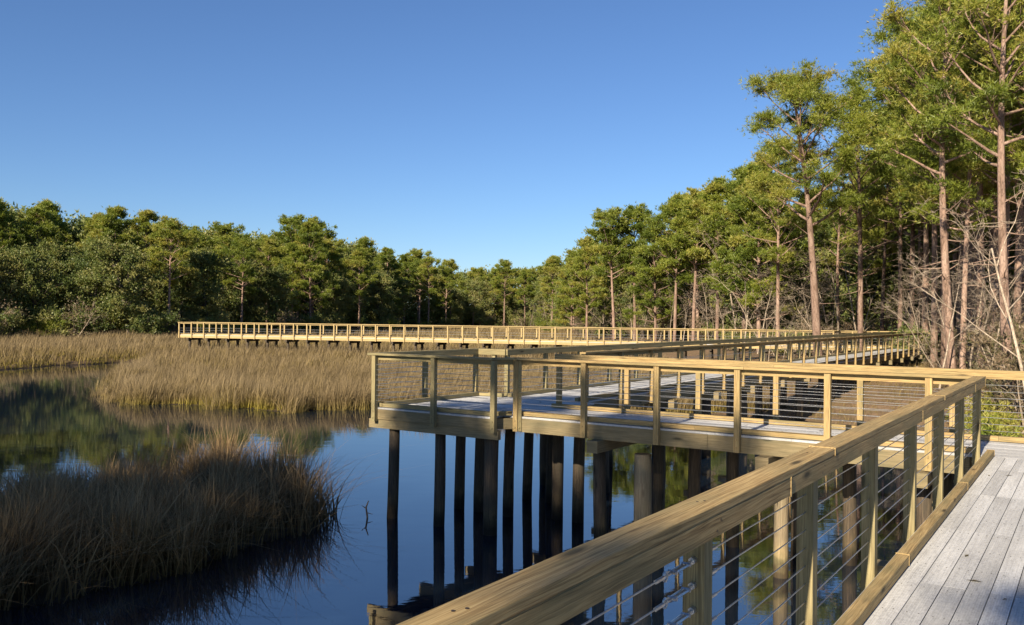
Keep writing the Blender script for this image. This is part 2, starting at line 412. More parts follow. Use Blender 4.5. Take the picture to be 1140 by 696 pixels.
# tussocks
tx = rng.uniform(-15.5, -2.8, 420); ty = rng.uniform(8.3, 19.5, 420); kk = shore(tx, ty) > .0; tx, ty = tx[kk], ty[kk]
ti = rng.integers(0, len(tx), 36000); qx = tx[ti]+rng.normal(0, .13, 36000); qy = ty[ti]+rng.normal(0, .13, 36000)
x = np.concatenate([x[k], qx]); y = np.concatenate([y[k], qy])
h = (1.0+.28*np.clip((x+7)/4.5, -1, 1))*hfield(x*2, y*2)*rng.uniform(.5, 1.2, len(x))
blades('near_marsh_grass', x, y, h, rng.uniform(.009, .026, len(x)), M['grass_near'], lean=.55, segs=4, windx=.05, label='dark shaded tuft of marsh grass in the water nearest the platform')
# straw and low weeds on the right bank
n = 60000
x = rng.uniform(8, 34, n); y = rng.uniform(8, 60, n); s = shore(x, y); k = (s > .05) & (x < .62*y+3)
x, y = x[k], y[k]; cl = (wob(x, y, .8, 5) > -.25); x, y = x[cl], y[cl]
blades('dry_grass', x, y, rng.uniform(.12, .5, len(x)), rng.uniform(.008, .02, len(x)), M['grass'], lean=.9, label='low straw coloured weeds on the bank behind the deck rail')

# ------------------------------------------------------------------ boardwalks
Zu = Vector((0, 0, 1))
CABLE_Z = [.14+.098*k for k in range(8)]
def post_mesh(top=1.0, bottom=-.26, bolts=True, name='post', mt='wood'):
    b = MB(); b.board((0,0,bottom), (0,0,top), Vector((.089,0,0)), .089, up=Vector((0,1,0)))
    for i, v in enumerate(b.v): b.v[i] = (v[0], v[1]-.0445, v[2])
    if bolts:
        for z in (-.07, -.19): b.tube([(0,-.0445,z), (0,-.058,z)], .016, 6)
    return b.mesh(name, M[mt])
POST = post_mesh(); POST_SHADE = post_mesh(mt='wood_shade')
POST_F = post_mesh(mt='wood_far', bolts=False)
def railing(parent, P, Q, out, posts, pm=None, mt='wood', cables=8, joint=4.2, cable_r=.0042, ext0=.0, ext1=.0, bev=False):
    """P,Q: world points at deck level on the deck edge. out: unit vector pointing away from the deck. posts: distances along P->Q"""
    P, Q, out = Vector(P), Vector(Q), Vector(out).normalized()
    L = (Q-P).length; d = (Q-P).normalized()
    cb = MB(); s = -ext0
    while s < L+ext1-.01:
        e = min(s+joint, L+ext1)
        if L+ext1-e < 1: e = L+ext1
        j = random.uniform(-.002, .002)
        a, b = P+d*(s+.0015)+out*(.03+j)+Zu*1.012, P+d*(e-.0015)+out*(.03+j)+Zu*(1.012+random.uniform(-.001,.001))
        cb.board(a, b, out*.14, .038, wob=.0012 if bev else 0, segs=6 if bev else 1); s = e
    cap = cb.build('handrail', M[mt], parent)
    fb = MB(); s = 0
    while s < L-.01:
        e = min(s+joint*.9, L)
        if L-e < 1: e = L
        fb.board(P+d*(s+.0015)-out*.021+Zu*.922, P+d*(e-.0015)-out*.021+Zu*.922, out*.036, .0885); s = e
    rb = fb.build('rail_board', M[mt], cap)
    kb = MB(); s = 0
    while s < L-.01:
        e = min(s+joint*.8, L)
        if L-e < 1: e = L
        kb.board(P+d*(s+.0015)-out*.108+Zu*.012, P+d*(e-.0015)-out*.108+Zu*.012, out*.086, .075); s = e
    k = kb.build('kerb', M[mt], parent)
    ang = math.atan2(out.y, out.x) + math.pi/2
    for t in posts:
        o = link('post', pm or POST, cap, P+d*t+out*.0465); o.rotation_euler.z = ang+random.uniform(-.012, .012)
    for c in range(cables):
        m = MB(); z = CABLE_Z[c] if cables == 8 else .17+.19*c
        m.tube([P+d*.02+out*.045+Zu*z, Q-d*.02+out*.045+Zu*z], cable_r, 6); m.build('cable', M['metal'], cap)
    if bev:
        for o in (cap, rb, k):
            bm = o.modifiers.new('edge', 'BEVEL'); bm.width = .004; bm.segments = 2; bm.limit_method = 'ANGLE'
        for t in posts:
            for q, nrm in (((P+d*(t-.02)-out*.039+Zu*.948), -out), ((P+d*(t+.022)-out*.039+Zu*.985), -out), ((P+d*(t-.015)+out*.045+Zu*1.05), Zu), ((P+d*(t+.02)+out*.028+Zu*1.05), Zu)):
                m = MB(); m.tube([q-nrm*.004, q+nrm*.0012], .0055, 8); m.build('screw_head', M['rust'], cap)
    return cap
def deck(parent, P, Q, side, width, board=.138, gap=.006, seg=3.66, name='deck', stagger=True, screws=False):
    """boards along P->Q laid side by side towards `side`"""
    P, Q, side = Vector(P), Vector(Q), Vector(side).normalized()
    L = (Q-P).length; d = (Q-P).normalized(); n = max(1, round(width/(board+gap))); pitch = width/n
    b = MB()
    for i in range(n):
        off = side*((i+.5)*pitch); s = -random.choice([0, .33, .66])*seg if stagger else -.5*seg
        while s < L:
            a, e = max(0, s), min(L, s+seg)
            if e-a > .05: b.board(P+d*(a+.002)+off-Zu*(.03+random.uniform(0,.0016)), P+d*(e-.002)+off-Zu*.03, side*(pitch-gap), .03)
            s += seg
    nb = len(b.f)
    if screws:
        s = .2
        while s < L:
            for i in range(n):
                for q in (.28, .72):
                    c = P+d*(s+random.uniform(-.012,.012))+side*((i+q+random.uniform(-.03,.03))*pitch)+Zu*.0022; e = .0045; k = len(b.v)
                    for a_, b_ in ((-1,-.4),(-.4,-1),(.4,-1),(1,-.4),(1,.4),(.4,1),(-.4,1),(-1,.4)): b.v.append(tuple(c+d*(a_*e)+side*(b_*e)))
                    b.quad(tuple(range(k, k+8)), [(0,0)]*8)
            s += .61
    o = b.build(name, M['deck'], parent)
    if screws:
        o.data.materials.append(M['rust'])
        for p_ in o.data.polygons:
            if p_.index >= nb: p_.material_index = 1
    return o
def fascia(parent, P, Q, out, h=.19, mt='beam', z=-.032, name='fascia', seg=3.6, off=-.02):
    P, Q, out = Vector(P), Vector(Q), Vector(out).normalized(); L = (Q-P).length; d = (Q-P).normalized()
    b = MB(); s = 0
    while s < L-.01:
        e = min(s+seg, L)
        b.board(P+d*(s+.002)+out*off+Zu*(z-h), P+d*(e-.002)+out*off+Zu*(z-h), out*.038, h); s = e
    return b.build(name, M[mt], parent)
def beams(parent, pts, mt='beam', name='cross_beam'):
    for (p, q, w, h, ztop) in pts:
        b = MB(); p, q = Vector(p), Vector(q); d = (q-p).normalized(); sd = Vector((-d.y, d.x, 0))
        b.board(p+Zu*(ztop-h), q+Zu*(ztop-h), sd*w, h)
        b.build(name, M[mt], parent)
def piling(parent, p, r=.13, top=-.3, bottom=-4.2, lean=(0,0), mt='pile'):
    r *= 1.12
    b = MB(); n = 9; pts = []; rad = []
    ph = random.uniform(0, 6)
    for i in range(n):
        t = i/(n-1); z = top+(bottom-top)*t
        pts.append((lean[0]*t+.012*math.sin(ph+5*t), lean[1]*t+.012*math.cos(ph+4*t), z)); rad.append(r*(.9+.12*t+random.uniform(-.025,.025)))
    b.tube(pts, rad, 14)
    o = link('piling', b.mesh('piling', M[mt], smooth=True), parent, Vector((p[0], p[1], 0))); return o

# near walkway ------------------------------------------------------
def Wd(x, y): return W(x, y) - W(0, 0)
xh, yh = Wd(1, 0).normalized(), Wd(0, 1).normalized()
eN = -1.2815; eB, eR = 13.205, 14.98
bw = empty('near_boardwalk', W(0, 0, 0)); tag(bw, 'near walkway with pale plank deck beside the big timber handrail in front', 'boardwalk')
deck(bw, W(eN, -3.5), W(eN, eB-.004), xh, 2.1, seg=1.83, stagger=False, screws=True)
pN, sN = 3.36, 1.596
ys = [pN+sN*k for k in range(-3, 6)]
ys = [y for y in ys if y < eB-.3]+[eB-.14]
nr_ = railing(bw, W(eN, -3.4), W(eN, eB-.02), -xh, [y+3.4 for y in ys], pm=POST_SHADE, mt='wood', bev=True, joint=4.3, cable_r=.0038, ext1=.06)
fascia(bw, W(eN, -3.5), W(eN, eB), -xh, .24)
beams(bw, [(W(eN+.3+i*.5, -3.5), W(eN+.3+i*.5, eB-.1), .05, .19, -.034) for i in range(4)], name='joist')
bt = []
for y in (-1.5, 1.6, 4.7, 7.8, 10.9): bt.append((W(eN-.25, y), W(.95, y), .2, .2, -.226))
beams(bw, bt)
for y in (-1.5, 1.6, 4.7, 7.8, 10.9):
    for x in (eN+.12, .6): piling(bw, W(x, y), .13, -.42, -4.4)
# turnbuckles each side of the tensioning post
for side in (-1, 1):
    for z in CABLE_Z:
        b = MB(); y0 = pN+side*.047; X = eN-.045
        p = lambda t, dx=0, dz=0: W(X+dx, y0+side*t, z+dz)
        b.tube([p(0), p(.022)], .015, 6); b.tube([p(.02), p(.075)], .006, 6)
        if side < 0:
            b.tube([p(.075, .013), p(.205, .013)], .0045, 5); b.tube([p(.075, -.013), p(.205, -.013)], .0045, 5)
            for t in (.075, .205): b.tube([p(t, -.018), p(t, .018)], .009, 6)
            b.tube([p(.2), p(.26)], .006, 6)
            ring = [p(.275+.018*math.cos(a), 0, .018*math.sin(a)) for a in np.linspace(0, 2*math.pi, 9)]
            b.tube(ring, .0045, 5); b.tube([p(.29), p(.36)], .0085, 6)
        else:
            b.tube([p(.06), p(.15)], .008, 6)
        b.build('turnbuckle', M['metal'], nr_)
# nails on the top of the handrail
# cross walkway -----------------------------------------------------
cw = empty('cross_boardwalk', W(-4, 14)); tag(cw, 'middle cross walkway on pilings with lit posts and cable railing both sides', 'boardwalk')
XL = -8.68
def setp(o, parent): o.parent = parent; return o
def rel(parent):   # world -> local helper (parents are unrotated)
    return -parent.location
class Frame:       # lets world coordinates be used under a moved empty
    pass
def fix(root):     # children were built in world coordinates: shift them back under the moved root
    for c in root.children: c.location = c.location - root.location
deck(cw, W(XL, eB+.001), W(4.5, eB+.001), yh, eR-eB-.002)
sB, pB = 1.334, -1.916
front = [pB-sB*k for k in range(6)]; front[-1] = XL+.06
railing(cw, W(XL, eB), W(-1.40, eB), -yh, [x-XL for x in front], ext0=.0, ext1=.04)
rear = [-8.9+.06, -7.36, -5.95, -4.56, -3.2, -1.85, -.5, .85, 2.2, 3.5]
railing(cw, W(-8.9, eR), W(4.5, eR), yh, [x+8.9 for x in rear], joint=4.8)
fascia(cw, W(XL, eB), W(-1.42, eB), -yh, .24); fascia(cw, W(-8.9, eR), W(4.5, eR), yh, .24)
beams(cw, [(W(XL+.1, eB+.3+i*.58), W(4.4, eB+.3+i*.58), .05, .19, -.034) for i in range(3)], name='joist')
bents = [-7.0, -4.15, -2.0, .7, 3.2]
beams(cw, [(W(x, eB-.22), W(x, eR+.22), .2, .2, -.276) for x in bents])
for x in (-7.09, -6.28, -3.97, -2.0, .7):
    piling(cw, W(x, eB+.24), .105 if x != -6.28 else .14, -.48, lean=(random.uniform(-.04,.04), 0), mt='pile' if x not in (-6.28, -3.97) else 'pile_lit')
for x in (-8.69, -8.2, -6.56, -5.88, -5.2, -4.07, -3.3, -1.9, .7):
    piling(cw, W(x, eR-.23), .105, -.3, lean=(random.uniform(-.08,.05), .05))
# overlook platform -------------------------------------------------
AX0, AX1, AY0, AY1 = -11.66, -8.92, 12.78, 16.2
pf = empty('overlook_platform', W(-10.2, 14.5)); tag(pf, 'square overlook platform in shade standing on dark round pilings over the water', 'platform')
deck(pf, W(AX0, AY0), W(AX1, AY0), yh, eB-AY0-.004, name='deck')
deck(pf, W(AX0, eB+.0), W(XL-.002, eB+.0), yh, AY1-eB, name='deck')
railing(pf, W(AX0, AY0), W(AX1, AY0), -yh, [.05, 1.5, 2.84], mt='wood_shade', pm=POST_SHADE, ext0=.1, ext1=.1)
railing(pf, W(AX1, AY0+.03), W(XL, eB-.06), (Wd(eB-AY0, XL-AX1)*-1 if False else Wd(1, -.9).normalized()), [.5], mt='wood_shade', pm=POST_SHADE, cables=8)
railing(pf, W(AX0, AY0+.05), W(AX0, AY1), -xh, [1.55, 3.35], mt='wood_shade', pm=POST_SHADE)
railing(pf, W(AX0, AY1), W(-10.9, AY1), yh, [.42], mt='wood_shade', pm=POST_SHADE, ext0=.1)
fascia(pf, W(AX0, AY0), W(AX1, AY0), -yh, .19); fascia(pf, W(AX0, AY0), W(AX0, AY1), -xh, .19)
fascia(pf, W(AX1, AY0+.02), W(XL, eB-.05), Wd(1, -.9), .19); fascia(pf, W(AX0, AY1), W(-10.9, AY1), yh, .19)
beams(pf, [(W(AX0-.15, AY0+.07), W(AX1+.15, AY0+.07), .09, .17, -.226), (W(AX0-.1, 14.4), W(AX1+.2, 14.4), .16, .2, -.226), (W(AX0-.1, 16.0), W(AX1+.6, 16.0), .16, .2, -.226)])
beams(pf, [(W(AX0+.25+i*.5, AY0+.1), W(AX0+.25+i*.5, AY1-.05), .05, .19, -.034) for i in range(5)], name='joist')
for x, y, lx, r in ((-11.3, 12.98, -.10, .10), (-10.18, 12.98, -.06, .10), (-9.03, 13.0, -.02, .12),
                    (-10.75, 14.4, -.10, .10), (-10.28, 14.4, -.06, .095), (-9.56, 14.4, -.08, .10),
                    (-11.2, 16.0, -.05, .10), (-10.16, 16.0, -.03, .10), (-9.55, 16.0, -.12, .10)):
    piling(pf, W(x, y), r, -.39, lean=(lx, 0))
# long walkway ------------------------------------------------------
lw = empty('long_boardwalk', W(-10.1, 38)); tag(lw, 'long straight walkway with white sunlit deck leading from the platform to the pines', 'boardwalk')
CL, CR, CY0, CY1 = -10.9, -9.0, 16.2, 61.0
deck(lw, W(CL, CY0+.002), W(CL, CY1), xh, CR-CL)
n = 28; sp = (CY1-CY0-.4)/(n-1)
railing(lw, W(CL, CY0), W(CL, CY1), -xh, [.12+sp*k for k in range(n)], mt='wood_shade', pm=POST_SHADE, joint=5, cables=4, cable_r=.006)
railing(lw, W(CR, CY0), W(CR, CY1), xh, [.12+sp*k for k in range(n)], joint=5, cables=4, cable_r=.006)
fascia(lw, W(CL, CY0), W(CL, CY1), -xh, .24); fascia(lw, W(CR, CY0), W(CR, CY1), xh, .24)
ys = [17.6+3.1*k for k in range(14)]
beams(lw, [(W(CL-.2, y), W(CR+.2, y), .2, .22, -.276) for y in ys])
for y in ys:
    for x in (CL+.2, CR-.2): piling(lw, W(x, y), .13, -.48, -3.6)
# far boardwalk -----------------------------------------------------
fw = empty('far_boardwalk', (0, 65, 0)); tag(fw, 'distant golden boardwalk crossing the marsh in front of the woods', 'boardwalk')
F0, F1 = Vector((-27.6, 73.2, 0)), Vector((27.2, 56.9, 0)); fd = (F1-F0).normalized(); fo = Vector((fd.y, -fd.x, 0))
FL = (F1-F0).length
deck(fw, F0, F1, -fo, 1.6)
nf = 49; sp = (FL-.3)/(nf-1)
railing(fw, F0, F1-fd*2.0, fo, [.1+sp*k for k in range(nf-2)], pm=POST_F, mt='wood_far', joint=6, cables=3, cable_r=.006)
railing(fw, F0-fo*1.6, F1-fo*1.6, -fo, [.1+sp*(k+.45) for k in range(nf-1)], pm=POST_F, mt='wood_far', joint=6, cables=3, cable_r=.006)
railing(fw, F0, F0-fo*1.6, -fd, [.8], pm=POST_F, mt='wood_far', cables=3, cable_r=.006)
fascia(fw, F0, F1, fo, .2, mt='wood_far'); fascia(fw, F0-fo*1.6, F1-fo*1.6, -fo, .2, mt='wood_far')
bp = [1.0+1.83*k for k in range(31)]
beams(fw, [(F0+fd*s+fo*.15, F0+fd*s-fo*1.75, .14, .2, -.24) for s in bp], mt='pile')
for s in bp:
    piling(fw, F0+fd*s-fo*.15, .11, -.44, -2.6); piling(fw, F0+fd*s-fo*1.45, .11, -.44, -2.6)
for r_ in (bw, cw, pf, lw, fw): fix(r_)

# dead leaves and needles blown onto the decks
lv, lf = [], []
def litter(cx, cy, w_, l_, n):
    for i in range(n):
        c = W(cx+random.uniform(-.5,.5)*w_, cy+random.uniform(-.5,.5)*l_, .003); a = random.uniform(0, 6.28); L = random.uniform(.02, .06); b_ = L*random.uniform(.12, .5)
        u = Vector((math.cos(a), math.sin(a), 0)); v = Vector((-u.y, u.x, 0)); k = len(lv)
        lv.extend([tuple(c-u*L), tuple(c-v*b_+Zu*.006), tuple(c+u*L+Zu*random.uniform(0,.012)), tuple(c+v*b_+Zu*.004)]); lf.append((k,k+1,k+2,k+3))
litter(-.2, 6, 1.8, 12, 60); litter(-5, 14.1, 7, 1.5, 50); litter(-10.2, 14.6, 2.2, 3, 40)
tag(link('leaf_litter', npmesh('leaf_litter', lv, lf, M['dry_leaves'], attrs={'tone': np.full(len(lv), .4)})), 'scattered brown dead leaves and needles on the deck boards', 'leaf litter', kind='stuff')
# dead stick standing in the water -----------------------------------
b = MB(); b.tube([(0,0,-.6),(.01,0,.02),(-.02,.02,.20),(.03,0,.33)], [.02,.02,.017,.01], 6); b.tube([(-.02,.02,.18),(-.10,0,.24)], [.012,.004], 5)
b.tube([(.0,.01,.1),(.11,.02,.07)], [.01,.004], 5)
st = b.build('dead_stick', M['bark_dark']); st.location = (-2.75, 17.0, WZ); tag(st, 'small broken dead stick poking out of the open water', 'stick')

# ------------------------------------------------------------------ trees
def limb_pts(p, az, up, L, curve, n=5, jit=.06):
    pts = [Vector(p)]; d = Vector((math.cos(az)*math.cos(up), math.sin(az)*math.cos(up), math.sin(up)))
    for i in range(n):
        d = (d + Vector((random.uniform(-jit,jit), random.uniform(-jit,jit), curve/n+random.uniform(-jit,jit)))).normalized()
        pts.append(pts[-1]+d*(L/n))
    return pts
def needle_cloud(clumps, n_tuft, blade, width, nb=5, flat=.5):
    """clumps: (centre, radius, tone). returns V,F(tri),tone : every tuft is a star of thin needles"""
    C = np.array([list(c[0]) for c in clumps]); Rr = np.array([c[1] for c in clumps]); T = np.array([c[2] for c in clumps])
    k = np.repeat(np.arange(len(C)), np.maximum(4, (n_tuft*(Rr/.8)**2).astype(int))); n = len(k)
    u = rng.normal(size=(n, 3)); u /= np.linalg.norm(u, axis=1)[:, None]
    r = np.minimum(np.abs(rng.normal(0, .68, n)), 1.6)
    off = u*r[:, None]*Rr[k][:, None]; off[:, 2] *= flat
    ctr = C[k]+off
    tn = np.clip(T[k]+rng.normal(0, .13, n), 0, 1)
    od = u*np.array([1, 1, .6])+np.array([0, 0, .55])
    Vs, Ts = [], []
    for b in range(nb):
        d = od+rng.normal(0, .75, (n, 3)); d /= np.linalg.norm(d, axis=1)[:, None]
        s = np.cross(d, rng.normal(size=(n, 3))); s /= np.linalg.norm(s, axis=1)[:, None]
        L = blade*rng.uniform(.6, 1.2, n)[:, None]
        a = ctr - s*width*.5; c = ctr + s*width*.5; t = ctr + d*L
        Vs.append(np.stack([a, c, t], 1)); Ts.append(np.repeat(tn, 3))
    V = np.concatenate(Vs).reshape(-1, 3); F = np.arange(len(V)).reshape(-1, 3)
    return V, F, np.concatenate(Ts)
def make_pine(seed, H=18, r0=.24, start=.5, spread=3.2, n_limb=24, blade=.26, width=.045, tufts=85, bend=.3, top_round=.35, lowstubs=6, bark='bark', leafmat='needles', fork=False):
    random.seed(seed)
    b = MB(); az0 = random.uniform(0, 6.28); nseg = 12
    tp = []; tr = []
    for i in range(nseg+1):
        t = i/nseg
        tp.append(Vector((bend*math.sin(t*2.4+az0)*t, bend*math.cos(t*2.0+az0*1.3)*t, -.4+(H+.4)*t*.985))); tr.append(r0*(1-.82*t**1.15)*(1.25 if i == 0 else 1))
    b.tube(tp, tr, 9)
    def at(t):
        f = t*nseg; i = min(int(f), nseg-1); return tp[i].lerp(tp[i+1], f-i)
    clumps = []
    for i in range(n_limb):
        u = (i+random.uniform(0, .8))/n_limb; t = start+(1-start)*u*.985; az = i*2.4+random.uniform(-.6,.6)
        prof = (math.sin(math.pi*min(1, (u*.82+.18))**.9)*.75+.35)*random.uniform(.5, 1.15)
        if u > .85: prof *= top_round+.5
        L = spread*prof; up = R(random.uniform(0, 25)+40*u); p = at(t)
        pts = limb_pts(p, az, up, L, .35, 5, .13)
        b.tube(pts, [max(.012, tr[0]*.30*(1-.6*u)*(1-.75*k/5)) for k in range(6)], 5, cap=False)
        tone = random.uniform(.05, .7)
        clumps.append((pts[-1], random.uniform(.42, .78)*spread/3.4, tone))
        for s_ in range(random.randint(3, 6)):
            f = random.uniform(.4, .95); k = min(int(f*5), 4); q = pts[k].lerp(pts[k+1], f*5-k)
            sl = limb_pts(q, az+random.choice((-1,1))*random.uniform(.5,1.2), R(random.uniform(5,50)), L*random.uniform(.2,.42), .4, 3, .15)
            b.tube(sl, [.022,.017,.012,.008], 4, cap=False)
            clumps.append((sl[-1], random.uniform(.3, .68)*spread/3.4, min(1, max(0, tone+random.uniform(-.25,.25)))))
    clumps.append((tp[-1]+Vector((0,0,.1)), .75*spread/3.2, .5)); clumps.append((tp[-1]+Vector((.4,.3,-.5)), .8*spread/3.2, .4))
    for i in range(lowstubs):
        t = random.uniform(start*.45, start); pts = limb_pts(at(t), random.uniform(0,6.28), R(random.uniform(-25,30)), random.uniform(.5,2.2), .1, 4, .2)
        b.tube(pts, [.035,.028,.02,.012,.006], 4, cap=False)
    tm = b.mesh('trunk', M[bark], smooth=True)
    V, F, T = needle_cloud(clumps, tufts, blade, width)
    cm = npmesh('crown', V, F, M[leafmat], attrs={'tone': T})
    return tm, cm
def make_leafy(seed, H=12, r0=.2, start=.12, spread=3.5, n=46, blade=.22, width=.13, tufts=90, leafmat='leaves', bark='bark_dark', stems=1, cr=(.55,1.05)):
    random.seed(seed); b = MB(); clumps = []
    for s in range(stems):
        az0 = random.uniform(0, 6.28); off = Vector((math.cos(az0), math.sin(az0), 0))*(.25*s)
        tp = limb_pts(off+Vector((0,0,-.3)), az0, R(84 if stems == 1 else random.uniform(62,82)), H*.8, .05, 8, .06)
        tr = [r0*(1-.8*i/8) for i in range(9)]; b.tube(tp, tr, 7)
        for i in range(n//stems):
            u = random.random(); t = start+(.98-start)*u; f = t*8; k = min(int(f), 7); p = tp[k].lerp(tp[k+1], f-k)
            L = spread*(math.sin(math.pi*(.12+.8*u))**.7)*random.uniform(.35, 1.05)
            pts = limb_pts(p, random.uniform(0,6.28), R(random.uniform(5,60)), L, .2, 4, .2)
            b.tube(pts, [max(.01, r0*.3*(1-.8*j/4)) for j in range(5)], 4, cap=False)
            tone = random.uniform(0, .8); clumps.append((pts[-1], random.uniform(*cr), tone))
            clumps.append((pts[2], random.uniform(*cr)*.8, min(1, tone+.1)))
    tm = b.mesh('trunk', M[bark], smooth=True)
    V, F, T = needle_cloud(clumps, tufts, blade, width, nb=3, flat=.75)
    return tm, npmesh('crown', V, F, M[leafmat], attrs={'tone': T})
def make_bare(seed, H=8, r0=.09, bark='bark_pale', depth=4, lean=.15, kids=(3,4)):
    random.seed(seed); b = MB()
    def grow(p, az, up, L, r, lv):
        n = 5 if lv < 2 else 3
        pts = limb_pts(p, az, up, L, .12, n, .22 if lv else .10)
        b.tube(pts, [max(.006, r*(1-.6*i/n)) for i in range(n+1)], 6 if lv == 0 else 4, cap=False)
        if lv >= depth: return
        for k in range(random.randint(*kids)+(2 if lv == 0 else 0)):
            f = random.uniform(.35, 1.0); i = min(int(f*n), n-1); q = pts[i].lerp(pts[i+1], f*n-i)
            dd = (pts[i+1]-pts[i]).normalized()
            a = math.atan2(dd.y, dd.x)+random.choice((-1,1))*random.uniform(.5, 1.8); u = math.asin(max(-1, min(1, dd.z)))*.6+random.uniform(-.5,.55)
            grow(q, a, u, L*random.uniform(.32,.58), r*.42*(1.1-f*.4), lv+1)
    grow(Vector((0,0,-.3)), random.uniform(0,6.28), R(90-math.degrees(lean)), H, r0, 0)
    return b.mesh('trunk', M[bark], smooth=True)
def place(name, parts, x, y, scale, label, cat, group=None, rot=None, lean=(0,0), zs=1.0, zbase=None):
    r = empty(name, (x, y, tz(x, y) if zbase is None else zbase)); r.scale = (scale, scale, scale*zs)
    r.rotation_euler = (lean[0], lean[1], rot if rot is not None else random.uniform(0, 6.28)); tag(r, label, cat, group)
    for nm, me in parts: link(nm, me, r)
    return r
def place1(name, me, x, y, scale, label, cat, group=None, rot=None, lean=(0,0), z=None):
    o = link(name, me, None, (x, y, tz(x, y) if z is None else z)); o.scale = (scale,)*3
    o.rotation_euler = (lean[0], lean[1], rot if rot is not None else random.uniform(0, 6.28)); tag(o, label, cat, group); return o
PN = [make_pine(21, start=.52, spread=5.0, n_limb=28, bend=.5, tufts=125, blade=.26, width=.038, r0=.3),
      make_pine(22, start=.46, spread=3.4, n_limb=28, tufts=115, blade=.26, width=.038, r0=.18),
      make_pine(23, start=.42, spread=3.9, n_limb=30, bend=.2, tufts=115, blade=.26, width=.038, r0=.2),
      make_pine(24, start=.50, spread=3.3, n_limb=24, bend=.7, tufts=110, blade=.22, width=.035, r0=.2, lowstubs=12)]
PF = [make_pine(31, start=.48, spread=4.0, n_limb=30, tufts=95, blade=.36, width=.085),
      make_pine(32, start=.30, spread=4.0, n_limb=36, tufts=95, blade=.36, width=.085),
      make_pine(33, start=.52, spread=4.4, n_limb=28, tufts=95, blade=.36, width=.085, bend=.6),
      make_pine(34, start=.18, spread=4.0, n_limb=44, tufts=95, blade=.36, width=.085)]
OK = [make_leafy(41, n=60, spread=4), make_leafy(42, H=13, spread=4.6, n=70), make_leafy(43, H=11, spread=3.8, n=56)]
SH = [make_leafy(51, H=2.6, r0=.05, start=.05, spread=1.5, n=26, blade=.16, width=.06, tufts=110, stems=3, cr=(.35,.6)),
      make_leafy(52, H=3.2, r0=.05, start=.05, spread=1.6, n=26, blade=.15, width=.045, tufts=70, stems=3, leafmat='dry_leaves', bark='bark_pale', cr=(.35,.6)),
      make_leafy(53, H=2.0, r0=.04, start=.02, spread=1.4, n=22, blade=.22, width=.04, tufts=110, stems=3, leafmat='needles', cr=(.35,.6))]
BR = [make_bare(61), make_bare(62, H=9, lean=.3), make_bare(63, H=7, r0=.07, lean=.5), make_bare(64, H=10, r0=.11, bark='bark_pale', lean=.08)]
BRD = [make_bare(71, H=6, r0=.05, bark='bark_dark', depth=4, lean=.3), make_bare(72, H=5, r0=.045, bark='bark_dark', lean=.5)]
random.seed(77)
used = []
def pine_at(px, d, top, parts, label, group=None, rot=None, lean=(0,0), name='pine_tree', H=19.2):
    x = (px-570)/FPX*d; zb = tz(x, d); h = EYE+(hor(px)-top)/FPX*d - zb
    s = h/H; used.append((x, d))
    return place(name, [('trunk', parts[0]), ('crown', parts[1])], x, d, s, label, 'pine tree', group, rot, lean)
pine_at(912, 52, 82, PN[0], 'tall leaning pine with flat spreading crown rising behind the long walkway handrail', lean=(0,-.10), rot=0.0)
pine_at(958, 57, 84, PN[3], 'dark trunked pine with twisted open crown just right of the tall leaning pine', rot=2.0)
pine_at(866, 66, 150, PN[2], 'pine with lower green crown immediately left of the tall leaning pine')
pine_at(1002, 64, 88, PN[1], 'pine with ragged crown where the right hand pine group steps down to open sky')
pine_at(1030, 59, 14, PN[2], 'tall full crowned pine whose top edge meets the sky at the right group')
pine_at(1052, 44, -30, PN[1], 'slender pale pine trunk standing just beyond the end of the long walkway')
pine_at(1062, 37, -70, PN[3], 'thin grey trunked pine beside the bank, base above the deck corner', lean=(0,-.04))
pine_at(1092, 41, -60, PN[2], 'straight reddish pine between the thin trunks and the thick edge trunk')
pine_at(1124, 31, -130, PN[3], 'tall branchy pine nearest the camera near the right frame edge', rot=1.0)
pine_at(1150, 34, -120, PN[1], 'pine partly cut off by the right frame edge')
for px, d, top, k in ((1052,52,0,1),(1078,52,-20,2),(1110,47,-60,0),(1045,62,20,3),(1015,68,60,2),(982,70,130,1),(935,72,165,3),(1062,63,0,1),(1120,58,-60,1),(1145,50,-70,2),(1098,66,-20,3),(1180,40,-80,2),(1040,50,30,3),(1068,47,-10,1),(1085,54,20,3),(1100,42,-40,3),(1132,40,-60,1),(1142,46,-30,3),(1072,38,40,1),(1118,37,10,1),(1200,32,-100,1),(1025,76,60,2),(1060,80,30,0),(955,80,180,2)):
    pine_at(px, d, top, PN[k], 'tall pine standing inside the sunlit stand at right', 'pines of the right stand')
for px, d, top, k, lb in ((845,72,172,3,'thin pine with sparse top left of the low green pine'),(828,76,180,1,'pine over the far boardwalk where the bare brush begins'),(798,80,196,0,'straight reddish pine above the right part of the far boardwalk'),
        (772,86,210,2,'pine with rounded crown forming the first step up toward the right stand'),(751,88,218,0,'open crowned pine beside the rounded crowned one'),(730,96,240,3,'short pine in the dip between two taller crowns'),
        (707,102,226,0,'broad domed pine above the middle right of the far boardwalk'),(684,100,232,2,'full crowned pine on the left side of the broad dome'),(653,116,262,1,'pine sloping down toward the distant low tree line'),(636,128,284,3,'lowest pine at the left foot of the right hand slope')):
    pine_at(px, d, top, PF[k], lb)
